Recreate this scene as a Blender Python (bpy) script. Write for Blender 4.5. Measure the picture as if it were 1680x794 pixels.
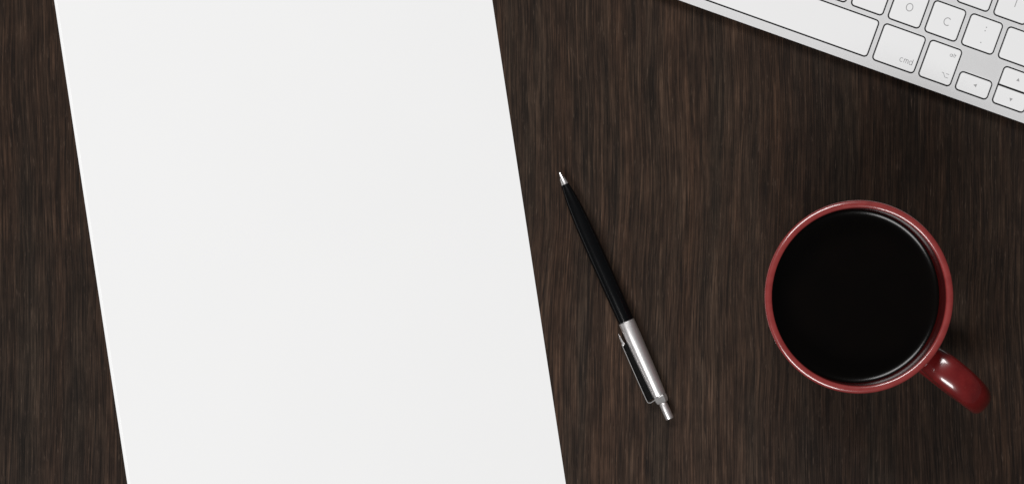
import bpy, bmesh, math, random
from mathutils import Vector, Matrix

random.seed(7)
for o in list(bpy.data.objects):
    bpy.data.objects.remove(o)
S = bpy.context.scene
COL = S.collection

# ------------------------------------------------------------------ camera
CAM_H = 1.4                      # metres above the table top
PXM = 3300.0                     # photograph pixels per metre on the table top
cam_d = bpy.data.cameras.new('camera')
cam = bpy.data.objects.new('camera', cam_d)
COL.objects.link(cam)
cam.location = (0, 0, CAM_H)
cam_d.sensor_width = 36.0
cam_d.lens = 36.0 * CAM_H / (1680.0 / PXM)
cam_d.clip_start = 0.01
cam_d.clip_end = 20.0
S.camera = cam

# ------------------------------------------------------------------ light
world = bpy.data.worlds.new('World')
S.world = world
world.use_nodes = True
world.node_tree.nodes['Background'].inputs[0].default_value = (1.0, 0.98, 0.96, 1)
world.node_tree.nodes['Background'].inputs[1].default_value = 0.06


def softbox(name, loc, target, sx, sy, power, col=(1, 0.992, 0.988)):
    d = bpy.data.lights.new(name, 'AREA')
    d.shape = 'RECTANGLE'
    d.size, d.size_y = sx, sy
    d.energy = power
    d.color = col
    o = bpy.data.objects.new(name, d)
    COL.objects.link(o)
    o.location = loc
    o.rotation_euler = (Vector(target) - Vector(loc)).to_track_quat('-Z', 'Y').to_euler()
    return o


softbox('softbox_lamp', (-0.46, 1.32, 1.85), (0.1, 0.0, 0), 1.22, 0.60, 40.5)
softbox('softbox_lamp', (-0.46, -1.32, 1.85), (0.1, 0.0, 0), 1.22, 0.60, 40.5)
# softbox('softbox_lamp', (1.25, 0.15, 0.95), (0.1, 0.0, 0), 0.5, 0.7, 3.0)

S.view_settings.view_transform = 'Standard'
S.view_settings.look = 'None'
S.view_settings.exposure = 0.0
S.view_settings.gamma = 1.0
S.render.engine = 'CYCLES'

# ------------------------------------------------------------------ helpers


def at(px, py, z=0.0):
    """point at height z that a camera above the table sees at this spot of the photograph"""
    k = (CAM_H - z) / CAM_H / PXM
    return Vector(((px - 840.0) * k, -(py - 397.0) * k, z))


def empty(name, loc, rz=0.0):
    o = bpy.data.objects.new(name, None)
    COL.objects.link(o)
    o.location = loc
    o.rotation_euler = (0, 0, rz)
    o.empty_display_size = 0.02
    return o


def tag(o, label=None, cat=None, group=None, kind=None):
    if label:
        o['label'] = label
    if cat:
        o['category'] = cat
    if group:
        o['group'] = group
    if kind:
        o['kind'] = kind
    return o


def link(name, me, mat=None, parent=None, smooth=True):
    if mat is not None and not me.materials:
        me.materials.append(mat)
    if smooth is True:
        for p in me.polygons:
            p.use_smooth = True
    elif smooth:
        for p in me.polygons:
            p.use_smooth = True
        me.set_sharp_from_angle(angle=math.radians(smooth))
    o = bpy.data.objects.new(name, me)
    COL.objects.link(o)
    if parent is not None:
        o.parent = parent
    return o


def mesh(name, verts, faces):
    me = bpy.data.meshes.new(name)
    me.from_pydata([tuple(v) for v in verts], [], faces)
    me.validate()
    bm = bmesh.new()
    bm.from_mesh(me)
    bmesh.ops.recalc_face_normals(bm, faces=bm.faces)
    bm.to_mesh(me)
    bm.free()
    return me


def lathe(name, prof, n=96, axis='Z', sy=1.0, phase=0.0):
    """prof: list of (r, h); r == 0 at an end closes to a point"""
    vs, fs, rings = [], [], []
    for r, h in prof:
        if r < 1e-9:
            rings.append([len(vs)])
            vs.append((0, 0, h))
        else:
            ring = []
            for i in range(n):
                a = phase + 2 * math.pi * i / n
                ring.append(len(vs))
                vs.append((r * math.cos(a), r * sy * math.sin(a), h))
            rings.append(ring)
    for a, b in zip(rings[:-1], rings[1:]):
        for i in range(n):
            j = (i + 1) % n
            if len(a) == 1 and len(b) == 1:
                continue
            if len(a) == 1:
                fs.append((a[0], b[i], b[j]))
            elif len(b) == 1:
                fs.append((a[i], a[j], b[0]))
            else:
                fs.append((a[i], a[j], b[j], b[i]))
    if axis == 'X':
        vs = [(v[2], v[0], v[1]) for v in vs]
    return mesh(name, vs, fs)


def loft(name, rings, caps=True):
    n = len(rings[0])
    vs = [p for r in rings for p in r]
    fs = []
    for k in range(len(rings) - 1):
        for i in range(n):
            j = (i + 1) % n
            fs.append((k * n + i, k * n + j, (k + 1) * n + j, (k + 1) * n + i))
    if caps:
        fs.append(tuple(range(n)))
        fs.append(tuple((len(rings) - 1) * n + i for i in range(n)))
    return mesh(name, vs, fs)


def rrect(x0, y0, x1, y1, rad, n=6):
    """rounded rectangle; rad is one radius or (bottom left, bottom right, top right, top left)"""
    if not isinstance(rad, (tuple, list)):
        rad = (rad,) * 4
    out = []
    for (cx, cy, sx, sy, a0), r in zip(((x0, y0, 1, 1, math.pi), (x1, y0, -1, 1, 1.5 * math.pi),
                                        (x1, y1, -1, -1, 0), (x0, y1, 1, -1, 0.5 * math.pi)), rad):
        for i in range(n + 1):
            a = a0 + 0.5 * math.pi * i / n
            out.append((cx + sx * r + r * math.cos(a), cy + sy * r + r * math.sin(a)))
    return out


def catmull(pts, m):
    P = [Vector(p) for p in pts]
    P = [P[0] * 2 - P[1]] + P + [P[-1] * 2 - P[-2]]
    out = []
    for i in range(1, len(P) - 2):
        for k in range(m):
            t = k / m
            a, b, c, d = P[i - 1], P[i], P[i + 1], P[i + 2]
            out.append(0.5 * ((2 * b) + (c - a) * t + (2 * a - 5 * b + 4 * c - d) * t * t
                              + (3 * b - a - 3 * c + d) * t ** 3))
    out.append(P[-2])
    return out


# ------------------------------------------------------------------ materials
class NT:
    def __init__(self, name):
        self.m = bpy.data.materials.new(name)
        self.m.use_nodes = True
        self.t = self.m.node_tree
        self.b = self.t.nodes['Principled BSDF']

    def n(self, typ, **kw):
        nd = self.t.nodes.new(typ)
        for k, v in kw.items():
            setattr(nd, k, v)
        return nd

    def l(self, a, b):
        self.t.links.new(a, b)

    def coords(self, sx, sy, sz, src=None):
        mp = self.n('ShaderNodeMapping')
        mp.inputs['Scale'].default_value = (sx, sy, sz)
        if src is None:
            src = self.n('ShaderNodeTexCoord').outputs['Object']
        self.l(src, mp.inputs['Vector'])
        return mp.outputs['Vector']

    def noise(self, vec, scale=1.0, detail=3, rough=0.55, dist=0.0):
        nd = self.n('ShaderNodeTexNoise')
        nd.inputs['Scale'].default_value = scale
        nd.inputs['Detail'].default_value = detail
        nd.inputs['Roughness'].default_value = rough
        nd.inputs['Distortion'].default_value = dist
        self.l(vec, nd.inputs['Vector'])
        return nd.outputs['Fac']

    def ramp(self, fac, stops):
        r = self.n('ShaderNodeValToRGB')
        e = r.color_ramp.elements
        while len(e) < len(stops):
            e.new(0.5)
        for el, (p, c) in zip(e, stops):
            el.position = p
            el.color = c if len(c) == 4 else (*c, 1)
        self.l(fac, r.inputs[0])
        return r.outputs[0]

    def mr(self, v, a, b, c, d, clamp=True):
        r = self.n('ShaderNodeMapRange')
        r.clamp = clamp
        self.l(v, r.inputs[0])
        for i, x in zip((1, 2, 3, 4), (a, b, c, d)):
            r.inputs[i].default_value = x
        return r.outputs[0]

    def math(self, op, a, b):
        r = self.n('ShaderNodeMath', operation=op)
        for i, x in enumerate((a, b)):
            if isinstance(x, (int, float)):
                r.inputs[i].default_value = x
            else:
                self.l(x, r.inputs[i])
        return r.outputs[0]

    def mix(self, fac, a, b, mode='MIX'):
        r = self.n('ShaderNodeMix', data_type='RGBA', blend_type=mode)
        for idx, x in ((0, fac), (6, a), (7, b)):
            if isinstance(x, (int, float)):
                r.inputs[idx].default_value = x
            elif isinstance(x, tuple):
                r.inputs[idx].default_value = (*x, 1) if len(x) == 3 else x
            else:
                self.l(x, r.inputs[idx])
        return r.outputs[2]

    def bump(self, h, strength, dist):
        b = self.n('ShaderNodeBump')
        b.inputs['Strength'].default_value = strength
        b.inputs['Distance'].default_value = dist
        self.l(h, b.inputs['Height'])
        self.l(b.outputs[0], self.b.inputs['Normal'])

    def set(self, **kw):
        names = dict(color='Base Color', rough='Roughness', metal='Metallic', spec='Specular IOR Level',
                     coat='Coat Weight', coat_rough='Coat Roughness', ior='IOR', sss='Subsurface Weight')
        for k, v in kw.items():
            s = self.b.inputs[names[k]]
            if isinstance(v, (int, float)):
                s.default_value = v
            elif isinstance(v, tuple):
                s.default_value = (*v, 1)
            else:
                self.l(v, s)
        return self.m


def mat_wood():
    w = NT('dark stained oak')
    base = w.n('ShaderNodeTexCoord').outputs['Object']
    # the fibres wander a little sideways along their length
    wob = w.noise(w.coords(7, 5.0, 1, base), 1, 2, 0.5)
    wob2 = w.noise(w.coords(45, 38, 1, base), 1, 2, 0.5)
    off = w.math('ADD', w.math('MULTIPLY', w.math('SUBTRACT', wob, 0.5), 0.015),
                 w.math('MULTIPLY', w.math('SUBTRACT', wob2, 0.5), 0.0007))
    cmb = w.n('ShaderNodeCombineXYZ')
    w.l(off, cmb.inputs[0])
    add = w.n('ShaderNodeVectorMath', operation='ADD')
    w.l(base, add.inputs[0])
    w.l(cmb.outputs[0], add.inputs[1])
    v = add.outputs[0]
    def st(x, g):                                # spread a noise round its middle
        return w.math('MULTIPLY', w.math('SUBTRACT', x, 0.5), g)
    broad = w.noise(w.coords(16, 0.9, 1, v), 1, 3, 0.5)
    med = w.noise(w.coords(110, 3.0, 1, v), 1, 4, 0.6)
    streak = w.noise(w.coords(430, 9, 1, v), 1, 4, 0.65)
    fibre = w.noise(w.coords(1100, 21, 1, v), 1, 4, 0.7)
    hair = w.noise(w.coords(2000, 34, 1, v), 1, 3, 0.7)
    pore = w.noise(w.coords(950, 30, 1, v), 1, 3, 0.65)
    fleck = w.noise(w.coords(1000, 80, 1, v), 1.13, 3, 0.7)
    patch = w.noise(w.coords(150, 60, 1, v), 1, 4, 0.6)   # mottled ray patches
    s = w.math('ADD', st(broad, 0.26), st(med, 0.20))
    s = w.math('ADD', s, st(streak, 0.45))
    s = w.math('ADD', s, st(fibre, 0.85))
    s = w.math('ADD', s, st(hair, 0.70))
    s = w.math('ADD', s, st(patch, 0.36))
    s = w.math('ADD', s, 0.5)
    col = w.ramp(s, [(0.16, (0.0038, 0.0026, 0.0020)), (0.40, (0.0118, 0.0075, 0.0054)),
                     (0.58, (0.0290, 0.0180, 0.0124)), (0.88, (0.0860, 0.0540, 0.0370))])
    # hue drifts between red brown and grey brown
    hue = w.noise(w.coords(38, 2.2, 1, v), 1.7, 3, 0.6)
    col = w.mix(w.mr(hue, 0.35, 0.65, 0, 1), col,
                w.mix(1.0, col, (1.14, 1.0, 0.90), 'MULTIPLY'))
    col = w.mix(w.mr(hue, 0.55, 0.35, 0, 0.7), col, w.mix(1.0, col, (0.88, 0.96, 0.96), 'MULTIPLY'))
    # the board's tone: paler band left of the middle, darker to the right
    sx = w.n('ShaderNodeSeparateXYZ')
    w.l(v, sx.inputs[0])
    tone = w.ramp(w.mr(sx.outputs[0], -0.30, 0.30, 0, 1),
                  [(0.0, (0.78,) * 3), (0.12, (0.86,) * 3), (0.50, (1.24,) * 3), (0.515, (1.22,) * 3),
                   (0.62, (1.10,) * 3), (0.80, (0.80,) * 3), (1.0, (0.72,) * 3)])
    col = w.mix(1.0, col, tone, 'MULTIPLY')
    dark = w.mr(pore, 0.32, 0.42, 0.7, 0.0)
    col = w.mix(dark, col, (0.006, 0.0045, 0.004))
    lite = w.mr(fleck, 0.60, 0.72, 0.0, 0.45)
    col = w.mix(lite, col, (0.095, 0.063, 0.045))
    crk = w.noise(w.coords(190, 4.5, 1, v), 1, 2, 0.5)
    crack = w.math('ABSOLUTE', w.math('SUBTRACT', crk, 0.52), 0.0)
    cut = w.math('MULTIPLY', w.mr(crack, 0.004, 0.014, 0.75, 0.0), w.mr(patch, 0.42, 0.58, 0.2, 1.0))
    col = w.mix(cut, col, (0.0060, 0.0042, 0.0034))
    w.set(color=col, rough=w.mr(s, 0.35, 0.65, 0.62, 0.50), spec=0.09)
    w.bump(w.math('ADD', s, w.math('MULTIPLY', dark, -0.5)), 0.35, 0.0004)
    return w.m


def mat_paper(name='white office paper', k=1.0):
    p = NT(name)
    n = p.noise(p.coords(1500, 1500, 1500), 1, 3, 0.6)
    n2 = p.noise(p.coords(14, 14, 14), 1, 2, 0.5)
    col = p.mix(p.mr(n2, 0.35, 0.65, 0, 1), (0.702 * k, 0.706 * k, 0.708 * k), (0.706 * k, 0.710 * k, 0.712 * k))
    p.set(color=col, rough=0.75, spec=0.25)
    p.bump(n, 0.12, 0.00005)
    return p.m


def mat_key():
    p = NT('white key plastic')
    n = p.noise(p.coords(2600, 2600, 2600), 1, 2, 0.6)
    p.set(color=(0.690, 0.693, 0.696), rough=0.5, spec=0.4)
    p.bump(n, 0.03, 0.00002)
    return p.m


def mat_alu():
    p = NT('bead blasted aluminium')
    n = p.noise(p.coords(3500, 3500, 3500), 1, 2, 0.7)
    col = p.mix(p.mr(n, 0.3, 0.7, 0, 1), (0.575, 0.576, 0.580), (0.655, 0.656, 0.660))
    p.set(color=col, rough=0.52, metal=0.45, spec=0.5)
    p.bump(n, 0.25, 0.00004)
    return p.m


def mat_plain(name, color, rough=0.5, metal=0.0, spec=0.5, coat=0.0, ns=900):
    p = NT(name)
    n = p.noise(p.coords(ns, ns, ns), 1, 2, 0.6)
    r = p.mr(n, 0.3, 0.7, rough * 0.92, rough * 1.08)
    p.set(color=color, rough=r, metal=metal, spec=spec, coat=coat)
    return p.m


def mat_steel():
    p = NT('brushed steel')
    n = p.noise(p.coords(900, 5200, 5200), 1, 3, 0.7)      # fine rings round the barrel
    n2 = p.noise(p.coords(2600, 260, 260), 1, 3, 0.7)
    h = p.math('ADD', n, n2)
    col = p.mix(p.mr(n2, 0.3, 0.7, 0, 1), (0.90, 0.875, 0.87), (0.97, 0.945, 0.94))
    p.set(color=col, rough=p.mr(n, 0.3, 0.7, 0.32, 0.42), metal=0.92)
    p.bump(h, 0.08, 0.00004)
    return p.m


def mat_glaze():
    p = NT('red ceramic glaze')
    n = p.noise(p.coords(160, 160, 160), 1, 4, 0.6)
    n2 = p.noise(p.coords(900, 900, 900), 1, 3, 0.65)
    col = p.mix(p.mr(n, 0.35, 0.65, 0, 1), (0.098, 0.0046, 0.0052), (0.128, 0.0076, 0.0078))
    col = p.mix(p.mr(n2, 0.60, 0.72, 0, 0.35), col, (0.17, 0.035, 0.024))
    # the glaze runs thin over the lip
    sp = p.n('ShaderNodeSeparateXYZ')
    p.l(p.n('ShaderNodeTexCoord').outputs['Object'], sp.inputs[0])
    lip = p.math('MULTIPLY', p.mr(sp.outputs[2], 0.0822, 0.0842, 0, 1), p.mr(n, 0.25, 0.6, 0.55, 1.0))
    col = p.mix(lip, col, (0.215, 0.030, 0.028))
    p.set(color=col, rough=0.27, spec=0.50, coat=1.0, coat_rough=0.10)
    p.bump(n, 0.04, 0.0002)
    return p.m


def mat_coffee():
    p = NT('black coffee')
    n = p.noise(p.coords(60, 60, 60), 1, 2, 0.5)
    col = p.mix(p.mr(n, 0.3, 0.7, 0, 1), (0.0006, 0.0003, 0.0002), (0.0010, 0.0005, 0.0003))
    p.set(color=col, rough=0.20, ior=1.33)
    return p.m


PAPER2 = mat_paper('bright white office paper', 1.06)
WOOD, PAPER, KEY, ALU = mat_wood(), mat_paper(), mat_key(), mat_alu()
STEEL, GLAZE, COFFEE = mat_steel(), mat_glaze(), mat_coffee()
CHROME = mat_plain('polished metal', (0.88, 0.865, 0.86), 0.26, 0.85)
BLACKP = mat_plain('black pen plastic', (0.0020, 0.0022, 0.0026), 0.20, 0.0, 0.30, 0.0, 60)
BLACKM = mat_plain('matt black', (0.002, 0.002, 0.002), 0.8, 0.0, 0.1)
INK = mat_plain('grey key print', (0.27, 0.27, 0.275), 0.6)
WELL = mat_plain('dark key well', (0.015, 0.015, 0.016), 0.7)
WHITEP = mat_plain('white shell plastic', (0.70, 0.70, 0.70), 0.4)
RUBBER = mat_plain('grey rubber', (0.15, 0.15, 0.15), 0.8)

# ------------------------------------------------------------------ table top (the setting)
tx, ty, tt = 1.0, 0.55, 0.035
out = rrect(-tx, -ty, tx, ty, 0.02, 6)
rings = [[(x, y, -tt) for x, y in out], [(x, y, -0.003) for x, y in out]]
for k in range(1, 4):
    a = k / 3 * math.pi / 2
    i = 0.003 * (1 - math.cos(a))
    rings.append([(x * (1 - i / tx), y * (1 - i / ty), -0.003 + 0.003 * math.sin(a)) for x, y in out])
table = link('table_top', loft('table_top', rings), WOOD, None, 40)
tag(table, kind='structure', label='dark brown stained wooden table top with vertical grain')

# ------------------------------------------------------------------ sheets of paper
PW, PL = 0.2139, 0.2970


def sheet(px_left, px_left_bottom, z, bow, mat, label):
    """a sheet whose left edge runs from (px_left, 0) to (px_left_bottom, 794)"""
    p0, p1 = at(px_left, 0, z), at(px_left_bottom, 794, z)
    d = (p0 - p1).normalized()                        # towards the far short edge
    r = Vector((d.y, -d.x, 0))
    c = (p0 + p1) / 2 + r * (PW / 2) - d * 0.0162
    nx, ny = 44, 10
    vs, fs = [], []
    th = 0.00011
    for lay in (0, 1):
        for j in range(ny + 1):
            for i in range(nx + 1):
                u = (i / nx - 0.5) * 2
                v = (j / ny - 0.5) * 2
                zz = th * lay
                # edges lift off a hair from handling
                zz += bow * (0.5 + 0.5 * math.sin(2.1 * v + 3 * bow * 1e4)) * max(0.0, abs(u) - 0.93) / 0.07
                vs.append((u * PW / 2, v * PL / 2, zz))
    N = (nx + 1) * (ny + 1)
    for j in range(ny):
        for i in range(nx):
            a = j * (nx + 1) + i
            fs.append((a, a + 1, a + nx + 2, a + nx + 1))
            fs.append((N + a, N + a + 1, N + a + nx + 2, N + a + nx + 1))
    rim = [i for i in range(nx + 1)] + [j * (nx + 1) + nx for j in range(1, ny + 1)] + \
          [ny * (nx + 1) + i for i in range(nx - 1, -1, -1)] + [j * (nx + 1) for j in range(ny - 1, 0, -1)]
    for a, b in zip(rim, rim[1:] + rim[:1]):
        fs.append((a, b, N + b, N + a))
    me = mesh('paper_sheet', vs, fs)
    o = link('paper_sheet', me, mat, None, 40)
    o.location = (c.x, c.y, z)
    o.rotation_euler = (0, 0, math.atan2(r.y, r.x))
    tag(o, label, 'paper', 'sheets of white paper lying on each other')
    return o


sheet(92.6, 213.0, 0.00010, 0.00003, PAPER, 'bottommost white paper sheet, touching the wood underneath the other two sheets')
sheet(88.8, 209.2, 0.00023, 0.00004, PAPER2, 'brighter white paper sheet whose rim peeks out left of the top sheet')
sheet(93.2, 214.2, 0.00037, 0.00004, PAPER, 'blank white paper sheet lying on top of the other sheets')

# ------------------------------------------------------------------ keyboard
KS = PXM * CAM_H / (CAM_H - 0.007)          # pixels per metre on the keyboard deck
TH = math.radians(19.62)
TILT = math.radians(4.5)
org = at(1400, 102.8, 0.0068)
kb = empty('keyboard', (org.x, org.y, org.z))
kb.rotation_euler = (Matrix.Rotation(-TH, 4, 'Z') @ Matrix.Rotation(TILT, 4, 'X')).to_euler()
tag(kb, 'silver aluminium keyboard with white square keys in the upper right corner', 'keyboard')


def q(v):
    return v / KS


# key rectangles in photograph pixels on the deck: left, bottom, right, top, corner radii, legend
keys = []
KR = 6.0
PIT, KW = 63.8, 54.6
U0, U1 = -562.0, 354.2
rows = [(15.2, 77.8), (87.0, 140.6), (150.3, 203.9), (213.6, 267.2), (276.9, 330.5), (340.2, 372.0)]


def addkey(a, b, row, legend=None):
    keys.append((a, rows[row][0], b, rows[row][1], (KR,) * 4, legend))


for k in range(3):
    addkey(U0 + PIT * k, U0 + PIT * k + KW, 0)
addkey(-370.6, -300.6, 0)
addkey(-291.4, 17.4, 0)
addkey(26.9, 98.6, 0, 'cmd')
addkey(107.0, 161.8, 0, 'alt')
keys.append((170.8, 15.0, 226.0, 46.0, (KR,) * 4, 'left'))
keys.append((235.4, 46.3, 290.2, 77.8, (1.0, 1.0, KR, KR), 'up'))
keys.append((235.4, 15.0, 290.2, 45.5, (KR, KR, 1.0, 1.0), 'down'))
keys.append((299.4, 15.0, 354.2, 46.0, (KR,) * 4, None))
addkey(U0, -428.4, 1)
for k in range(10):
    a = 27.4 + PIT * (k - 7)
    addkey(a, a + KW, 1, {7: 'O', 8: 'C', 9: 'colon'}.get(k))
addkey(219.0, U1, 1)
addkey(U0, -460.2, 2)
for k in range(11):
    a = -450.2 + PIT * k
    addkey(a, a + KW, 2, {10: 'I'}.get(k))
addkey(251.8, U1, 2)
addkey(U0, -475.6, 3)
for k in range(13):
    a = -466.0 + PIT * k
    addkey(a, a + KW, 3)
for k in range(13):
    addkey(U0 + PIT * k, U0 + PIT * k + KW, 4)
addkey(U0 + PIT * 13, U1, 4)
for k in range(14):
    a = U0 + (U1 - U0 + 9.2) / 14 * k
    addkey(a, a + (U1 - U0 + 9.2) / 14 - 9.2, 5)

# deck plate: one sheet with a cut-out for every key
cu = bpy.data.curves.new('deck_plate', 'CURVE')
cu.dimensions = '2D'
cu.fill_mode = 'BOTH'
DECK_T = 0.0016
cu.extrude = DECK_T / 2 - 0.00012
cu.bevel_depth = 0.00012
cu.bevel_resolution = 1
cu.offset = -0.00012


def spline(pts, rev=False):
    sp = cu.splines.new('POLY')
    if rev:
        pts = pts[::-1]
    sp.points.add(len(pts) - 1)
    for p, (x, y) in zip(sp.points, pts):
        p.co = (q(x), q(y), 0, 1)
    sp.use_cyclic_u = True


KX0, KX1, KY1 = U0 - 13.5, U1 + 13.5, 432.0
spline(rrect(KX0, 0, KX1, KY1, 22, 10))
G = 1.2
done_arrow = False
for (a, b, c, d, r, lg) in keys:
    if lg == 'up':
        continue
    if lg == 'down':
        spline(rrect(a - G, b - G, c + G, 77.8 + G, KR + G, 6), True)
    else:
        spline(rrect(a - G, b - G, c + G, d + G, KR + G, 6), True)
tmp = bpy.data.objects.new('deck_tmp', cu)
COL.objects.link(tmp)
dg = bpy.context.evaluated_depsgraph_get()
me = bpy.data.meshes.new_from_object(tmp.evaluated_get(dg))
bpy.data.objects.remove(tmp)
me.materials.clear()
deck = link('deck_plate', me, ALU, kb, 35)
deck.location = (0, 0, -DECK_T / 2)

# shell under the deck
out = rrect(q(KX0 + 4), q(4), q(KX1 - 4), q(KY1 - 30), q(18), 8)
floor_me = loft('key_well', [[(x, y, -0.0034) for x, y in out], [(x, y, -0.0019) for x, y in out]])
link('key_well', floor_me, WELL, kb, 40)
out2 = rrect(q(KX0 + 2), q(2.5), q(KX1 - 2), q(KY1 - 30), q(18), 8)
link('bottom_shell', loft('bottom_shell', [[(x, y, -0.0046) for x, y in out2], [(x, y, -0.0034) for x, y in out2]]),
     WHITEP, kb, 40)
tub = lathe('battery_tube', [(0, q(KX0 + 6)), (0.0065, q(KX0 + 6)), (0.0070, q(KX0 + 8)), (0.0070, q(KX1 - 8)),
                             (0.0065, q(KX1 - 6)), (0, q(KX1 - 6))], 40, 'X')
t = link('battery_tube', tub, ALU, kb, 40)
t.location = (0, q(KY1) - 0.0080, -0.0098)
fm = lathe('foot', [(0, -0.0025), (0.003, -0.0025), (0.0036, -0.0018), (0.0036, 0.0), (0, 0.0)], 20)
for x in (KX0 + 40, KX1 - 40):
    f = link('foot', fm, RUBBER, kb, 40)
    f.location = (q(x), q(26), -0.0046)
    f.rotation_euler = (0, 0, 0)

key_cache = {}


def key_mesh(w, h, r):
    kk = (round(w, 2), round(h, 2), tuple(r))
    if kk in key_cache:
        return key_cache[kk]
    P = 1.15                                  # gap px between line centre and key side
    w2, h2 = w / 2 - P, h / 2 - P

    def ring(inset, z):
        rr = tuple(max(0.4, x - P - inset * (1 if x > 2 else 0.5)) for x in r)
        return [(q(x), q(y), z) for x, y in rrect(-w2 + inset, -h2 + inset, w2 - inset, h2 - inset, rr, 6)]
    top = 0.00105
    rings = [ring(0, -0.0016), ring(0, top - 0.00028), ring(0.25, top - 0.00010), ring(0.8, top - 0.00001),
             ring(1.5, top), ring(5.0, top)]
    n = len(rings[0])
    vs = [p for rg in rings for p in rg]
    fs = []
    for k in range(len(rings) - 1):
        for i in range(n):
            j = (i + 1) % n
            fs.append((k * n + i, k * n + j, (k + 1) * n + j, (k + 1) * n + i))
    fs.append(tuple((len(rings) - 1) * n + i for i in range(n)))
    me = mesh('key', vs, fs)
    key_cache[kk] = me
    return me


ZL = 0.00105 + 0.000015                      # print sits a hair proud of the key face


def stroke(bm, pts, w, z, closed=False):
    """flat ribbon along 2D points (metres)"""
    P = [Vector((p[0], p[1])) for p in pts]
    n = len(P)
    L, R = [], []
    for i, p in enumerate(P):
        if closed:
            a, b = P[i - 1], P[(i + 1) % n]
        else:
            a, b = P[max(0, i - 1)], P[min(n - 1, i + 1)]
        d = (b - a).normalized()
        nn = Vector((-d.y, d.x)) * (w / 2)
        L.append(bm.verts.new((p.x + nn.x, p.y + nn.y, z)))
        R.append(bm.verts.new((p.x - nn.x, p.y - nn.y, z)))
    m = n if closed else n - 1
    for i in range(m):
        j = (i + 1) % n
        bm.faces.new((R[i], R[j], L[j], L[i]))


def disc(bm, cx, cy, r, z):
    bm.faces.new([bm.verts.new((cx + r * math.cos(a * math.pi / 6), cy + r * math.sin(a * math.pi / 6), z))
                  for a in range(12)])


def arc(cx, cy, rx, ry, a0, a1, n=20):
    return [(cx + rx * math.cos(math.radians(a0 + (a1 - a0) * i / n)),
             cy + ry * math.sin(math.radians(a0 + (a1 - a0) * i / n))) for i in range(n + 1)]


def legend(kind, parent, cu_, cv_):
    """cu_, cv_: centre of the key in deck pixels; marks are given in deck pixels"""
    bm = bmesh.new()
    W = q(1.4)

    def P(pts):
        return [(q(x - cu_), q(y - cv_)) for x, y in pts]
    if kind == 'O':
        stroke(bm, P(arc(55.4, 115.0, 5.3, 6.2, 0, 360, 28)[:-1]), W, ZL, True)
    elif kind == 'C':
        stroke(bm, P(arc(121.6, 113.6, 5.6, 6.3, 48, 312, 24)), W, ZL)
    elif kind == 'I':
        stroke(bm, P([(216.4, 172.6), (216.4, 178.8), (216.4, 185.2)]), W, ZL)
    elif kind == 'colon':
        for (x, y) in ((184.7, 126.3), (184.7, 120.2), (184.6, 100.0)):
            disc(bm, q(x - cu_), q(y - cv_), q(1.05), ZL)
    elif kind == 'cmd':
        w = q(1.05)
        y0, xh = 27.2, 6.4
        yc = y0 + xh / 2
        stroke(bm, P(arc(72.4, yc, 2.8, xh / 2, 50, 310, 14)), w, ZL)
        for x in (77.0, 80.3, 83.6):
            stroke(bm, P([(x, y0), (x, y0 + xh - (1.5 if x > 78 else 0))]), w, ZL)
        for x in (78.65, 81.95):
            stroke(bm, P(arc(x, y0 + xh - 1.65, 1.65, 1.65, 180, 0, 8)), w, ZL)
        stroke(bm, P(arc(88.3, yc, 2.6, xh / 2, 0, 360, 18)[:-1]), w, ZL, True)
        stroke(bm, P([(90.9, y0), (90.9, y0 + 9.6)]), w, ZL)
    elif kind == 'alt':
        w = q(0.95)
        y0, xh = 62.2, 4.2
        yc = y0 + xh / 2
        stroke(bm, P(arc(146.4, yc, 1.9, xh / 2, 0, 360, 16)[:-1]), w, ZL, True)
        stroke(bm, P([(148.3, y0), (148.3, y0 + xh)]), w, ZL)
        stroke(bm, P([(150.6, y0), (150.6, y0 + 6.3)]), w, ZL)
        stroke(bm, P([(153.4, y0), (153.0, y0 + 0.6), (153.0, y0 + 5.6)]), w, ZL)
        stroke(bm, P([(151.8, y0 + xh), (154.6, y0 + xh)]), w, ZL)
        w = q(1.0)                                    # the option sign
        stroke(bm, P([(141.6, 33.4), (144.4, 33.4)]), w, ZL)
        stroke(bm, P([(144.3, 33.6), (148.4, 27.4)]), w, ZL)
        stroke(bm, P([(148.2, 27.3), (154.2, 27.3)]), w, ZL)
        stroke(bm, P([(148.8, 33.4), (154.2, 33.4)]), w, ZL)
    else:
        c = {'left': (200.0, 31.4), 'up': (263.2, 63.4), 'down': (262.9, 28.9)}[kind]
        s = 3.0
        tri = {'left': [(-s, 0), (s * .8, -s * .95), (s * .8, s * .95)],
               'up': [(0, s), (-s * .95, -s * .8), (s * .95, -s * .8)],
               'down': [(0, -s), (s * .95, s * .8), (-s * .95, s * .8)]}[kind]
        bm.faces.new([bm.verts.new((q(c[0] + x - cu_), q(c[1] + y - cv_), ZL)) for x, y in tri])
    bmesh.ops.recalc_face_normals(bm, faces=bm.faces)
    me = bpy.data.meshes.new('legend')
    bm.to_mesh(me)
    bm.free()
    link('legend', me, INK, parent, False)


for (a, b, c, d, r, lg) in keys:
    cx, cy = (a + c) / 2, (b + d) / 2
    km = key_mesh(c - a, d - b, r)
    ko = link('key', km, KEY, kb, 50)
    ko.location = (q(cx), q(cy), random.uniform(-0.00003, 0.00003))
    if lg:
        legend(lg, ko, cx, cy)

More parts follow.
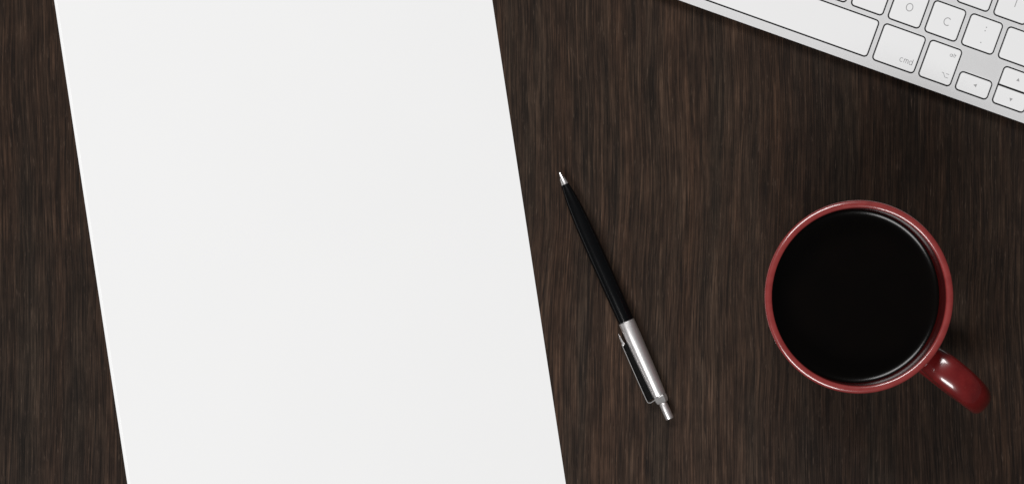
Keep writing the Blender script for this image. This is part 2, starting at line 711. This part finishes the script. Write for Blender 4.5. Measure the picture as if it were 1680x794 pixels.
# ------------------------------------------------------------------ red mug
MUG_H = 0.085
mc = at(1410, 487, MUG_H)
mug = empty('coffee_mug', (mc.x, mc.y, 0))
tag(mug, 'glossy dark red ceramic mug with its handle pointing to the lower right', 'mug')
SY = 1.022
prof = [(0, 0.0025), (0.026, 0.0025), (0.0275, 0.0), (0.0300, 0.0), (0.0335, 0.0035), (0.0360, 0.010),
        (0.0376, 0.020), (0.0396, 0.035), (0.0412, 0.050), (0.0424, 0.063), (0.0431, 0.0735), (0.0435, 0.0785),
        (0.04400, 0.0810), (0.04425, 0.08245), (0.04418, 0.08340), (0.04392, 0.08405), (0.04350, 0.08436),
        (0.04300, 0.08457), (0.04240, 0.08465), (0.04180, 0.08457), (0.04120, 0.08437), (0.04080, 0.08400),
        (0.04062, 0.0833), (0.04052, 0.0820),
        (0.0404, 0.0790), (0.0402, 0.0740), (0.0401, 0.0665), (0.0394, 0.060), (0.0385, 0.050),
        (0.0368, 0.034), (0.0345, 0.018), (0.030, 0.0085), (0.022, 0.006), (0, 0.006)]
pp = catmull([(r, 0, h) for r, h in prof], 3)
prof2 = [(max(0.0, p.x), p.z) for p in pp]
prof2[0] = (0, prof2[0][1])
prof2[-1] = (0, prof2[-1][1])
link('body', lathe('body', prof2, 160, 'Z', SY), GLAZE, mug)

# handle: a strap swept from under the rim, out, and back to the lower wall
HA = -math.radians(39.4)
path = catmull([(0.0415, 0, 0.0662), (0.0455, 0, 0.0666), (0.0505, 0, 0.0692), (0.0575, 0, 0.0710), (0.0665, 0, 0.0694),
                (0.0745, 0, 0.0628), (0.0790, 0, 0.0525), (0.0768, 0, 0.0410), (0.0680, 0, 0.0300),
                (0.0560, 0, 0.0225), (0.0450, 0, 0.0200), (0.0362, 0, 0.0200)], 6)
rings = []
NP = len(path)
for i, p in enumerate(path):
    a, b = path[max(0, i - 1)], path[min(NP - 1, i + 1)]
    T = (b - a).normalized()
    Nn = Vector((-T.z, 0, T.x))              # outward side of the strap
    s = i / (NP - 1)
    hw = 0.0061 + 0.0016 * math.sin(math.pi * min(1, s * 1.6)) + 0.0012 * max(0, 1 - s / 0.10)   # half width
    ht = 0.0050 + 0.0006 * max(0, 1 - s / 0.12)
    ring = []
    for k in range(28):
        an = 2 * math.pi * k / 28
        cx_, sx_ = math.cos(an), math.sin(an)
        e = 0.84
        X = hw * math.copysign(abs(cx_) ** e, cx_)
        Z = ht * math.copysign(abs(sx_) ** e, sx_)
        ring.append(p + Vector((0, X, 0)) + Nn * Z)
    rings.append(ring)
h = link('handle', loft('handle', rings), GLAZE, mug)
h.rotation_euler = (0, 0, HA)

# coffee with a meniscus that climbs the wall
lv = 0.0660
cp = [(0, lv)] + [(r, lv) for r in (0.010, 0.020, 0.028, 0.033)]
for k in range(1, 15):
    r = 0.033 + 0.00695 * k / 14
    cp.append((r, lv + 0.0012 * math.exp(-(0.03995 - r) / 0.0014)))
cp.append((0.0400, lv - 0.004))
cp.append((0, lv - 0.004))
cof = link('coffee', lathe('coffee', cp, 160, 'Z', SY), COFFEE, None, 60)
cof.location = (mc.x, mc.y, 0)
tag(cof, 'black coffee filling the red mug nearly to its rim', 'coffee')

# ------------------------------------------------------------------ ballpoint pen
p0, p1 = at(917.8, 282.4, 0.0043), at(1099.2, 687.0, 0.0043)
dv = p1 - p0
pen = empty('ballpoint_pen', (p0.x, p0.y, 0), math.atan2(dv.y, dv.x))
tag(pen, 'ballpoint pen with black barrel and brushed steel cap lying beside the paper', 'pen')
ax = empty('tmp', (0, 0, 0))
bpy.data.objects.remove(ax)
PZ = 0.0043
L = dv.length / 443.4                       # metres per photograph pixel along the pen


def pen_part(name, prof, mat, n=48, sm=35, phase=0.0):
    me = lathe(name, [(r * L, t * L) for t, r in prof], n, 'X', 1.0, phase)
    o = link(name, me, mat, pen, sm)
    o.location = (0, 0, PZ)
    return o


pen_part('tip', [(0, 0), (0.3, 1.1), (1.2, 1.7), (9.8, 3.0), (10.3, 3.3), (10.6, 4.0), (12, 4.4), (21, 6.1), (22, 6.2),
                 (22.2, 5.0), (22.2, 0)], CHROME)
pen_part('barrel', [(21.5, 0), (21.5, 5.6), (22.1, 6.3), (30, 7.7), (42, 9.4), (56, 10.9), (72, 12.1), (92, 13.0),
                    (115, 13.6), (150, 13.95), (200, 13.9), (266, 13.6), (267.3, 13.5), (267.6, 13.0), (267.6, 0)],
         BLACKP)
pen_part('cap', [(267.0, 0), (267.0, 12.4), (267.8, 12.4), (268.2, 13.3), (269.2, 13.5), (300, 13.3), (350, 12.5),
                 (395, 11.4), (399.5, 11.2), (400.3, 10.9), (400.6, 10.2), (400.6, 0)], STEEL, 64)
pen_part('collar', [(400.4, 0), (400.4, 9.6), (401.4, 10.9), (403.0, 11.3), (407.5, 11.3), (409.5, 11.0), (412.8, 10.0), (414.2, 8.4), (414.6, 7.4),
                    (414.6, 0)], CHROME, 8, 5, 0.25)
pen_part('push_button', [(414.2, 0), (414.2, 6.0), (415, 6.5), (417, 6.8), (439.5, 7.0), (442.2, 6.7), (443.4, 5.6),
                         (443.6, 0)], STEEL, 40)
# clip: a sprung strip standing off the side of the cap that faces the paper (local -Y)
clip_path = [(404.5, -9.0), (405.2, -13.5), (405.8, -18.5), (404.3, -21.4), (400.5, -22.6), (380, -22.8), (350, -22.7),
             (320, -22.5), (306, -22.4), (302, -22.2)]
bm = bmesh.new()
P = catmull([(x, y, 0) for x, y in clip_path], 4)
prev = None
for i, p in enumerate(P):
    a, b = P[max(0, i - 1)], P[min(len(P) - 1, i + 1)]
    T = (b - a).normalized()
    nn = Vector((-T.y, T.x, 0))
    s = i / (len(P) - 1)
    hw = 5.2 + 0.9 * (1 - s)
    th = 0.75
    cur = []
    for (sy_, sz_) in ((1, 0.75), (1, -0.75), (0.6, -1), (-0.6, -1), (-1, -0.75), (-1, 0.75), (-0.6, 1), (0.6, 1)):
        v = p + nn * th * sy_ + Vector((0, 0, hw * sz_))
        cur.append(bm.verts.new(v * L))
    if prev:
        for k in range(8):
            bm.faces.new((prev[k], prev[(k + 1) % 8], cur[(k + 1) % 8], cur[k]))
    else:
        bm.faces.new(cur)
    prev = cur
bm.faces.new(prev[::-1])
bmesh.ops.recalc_face_normals(bm, faces=bm.faces)
me = bpy.data.meshes.new('clip')
bm.to_mesh(me)
bm.free()
clip = link('clip', me, CHROME, pen, 40)
clip.location = (0, 0, PZ)
# the clip's end: a grooved feather shape that bends in towards the cap
st = [(303.4, -22.0, 1.0, 4.6), (302.0, -20.6, 2.6, 4.8), (299.6, -19.7, 3.4, 4.9), (297.4, -19.6, 2.0, 4.7),
      (295.4, -20.0, 2.2, 4.5), (291.0, -20.1, 1.9, 4.0), (287.0, -20.1, 1.4, 3.2), (284.0, -20.1, 0.9, 2.2),
      (281.6, -20.0, 0.5, 1.2)]
rings = []
for (x, y, th, hw) in st:
    rings.append([Vector((x, y + th * math.cos(2 * math.pi * k / 12), hw * math.sin(2 * math.pi * k / 12))) * L
                  for k in range(12)])
ce = link('clip_end', loft('clip_end', rings), CHROME, clip, 50)
# added black strip standing in for the shade between clip and cap
shade_outline = [(402.5, -20.2), (401.5, -12.0), (399.0, -11.0)] + [(t, -(11.0 + (399 - t) * 0.018)) for t in (370, 340, 310)] + \
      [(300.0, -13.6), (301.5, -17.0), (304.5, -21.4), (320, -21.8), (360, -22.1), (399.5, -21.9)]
rings = [[Vector((x, y, z)) * L for x, y in shade_outline] for z in (-1.2, 1.2)]
ci = link('clip_gap_shade', loft('clip_gap_shade', rings), BLACKM, clip, 30)
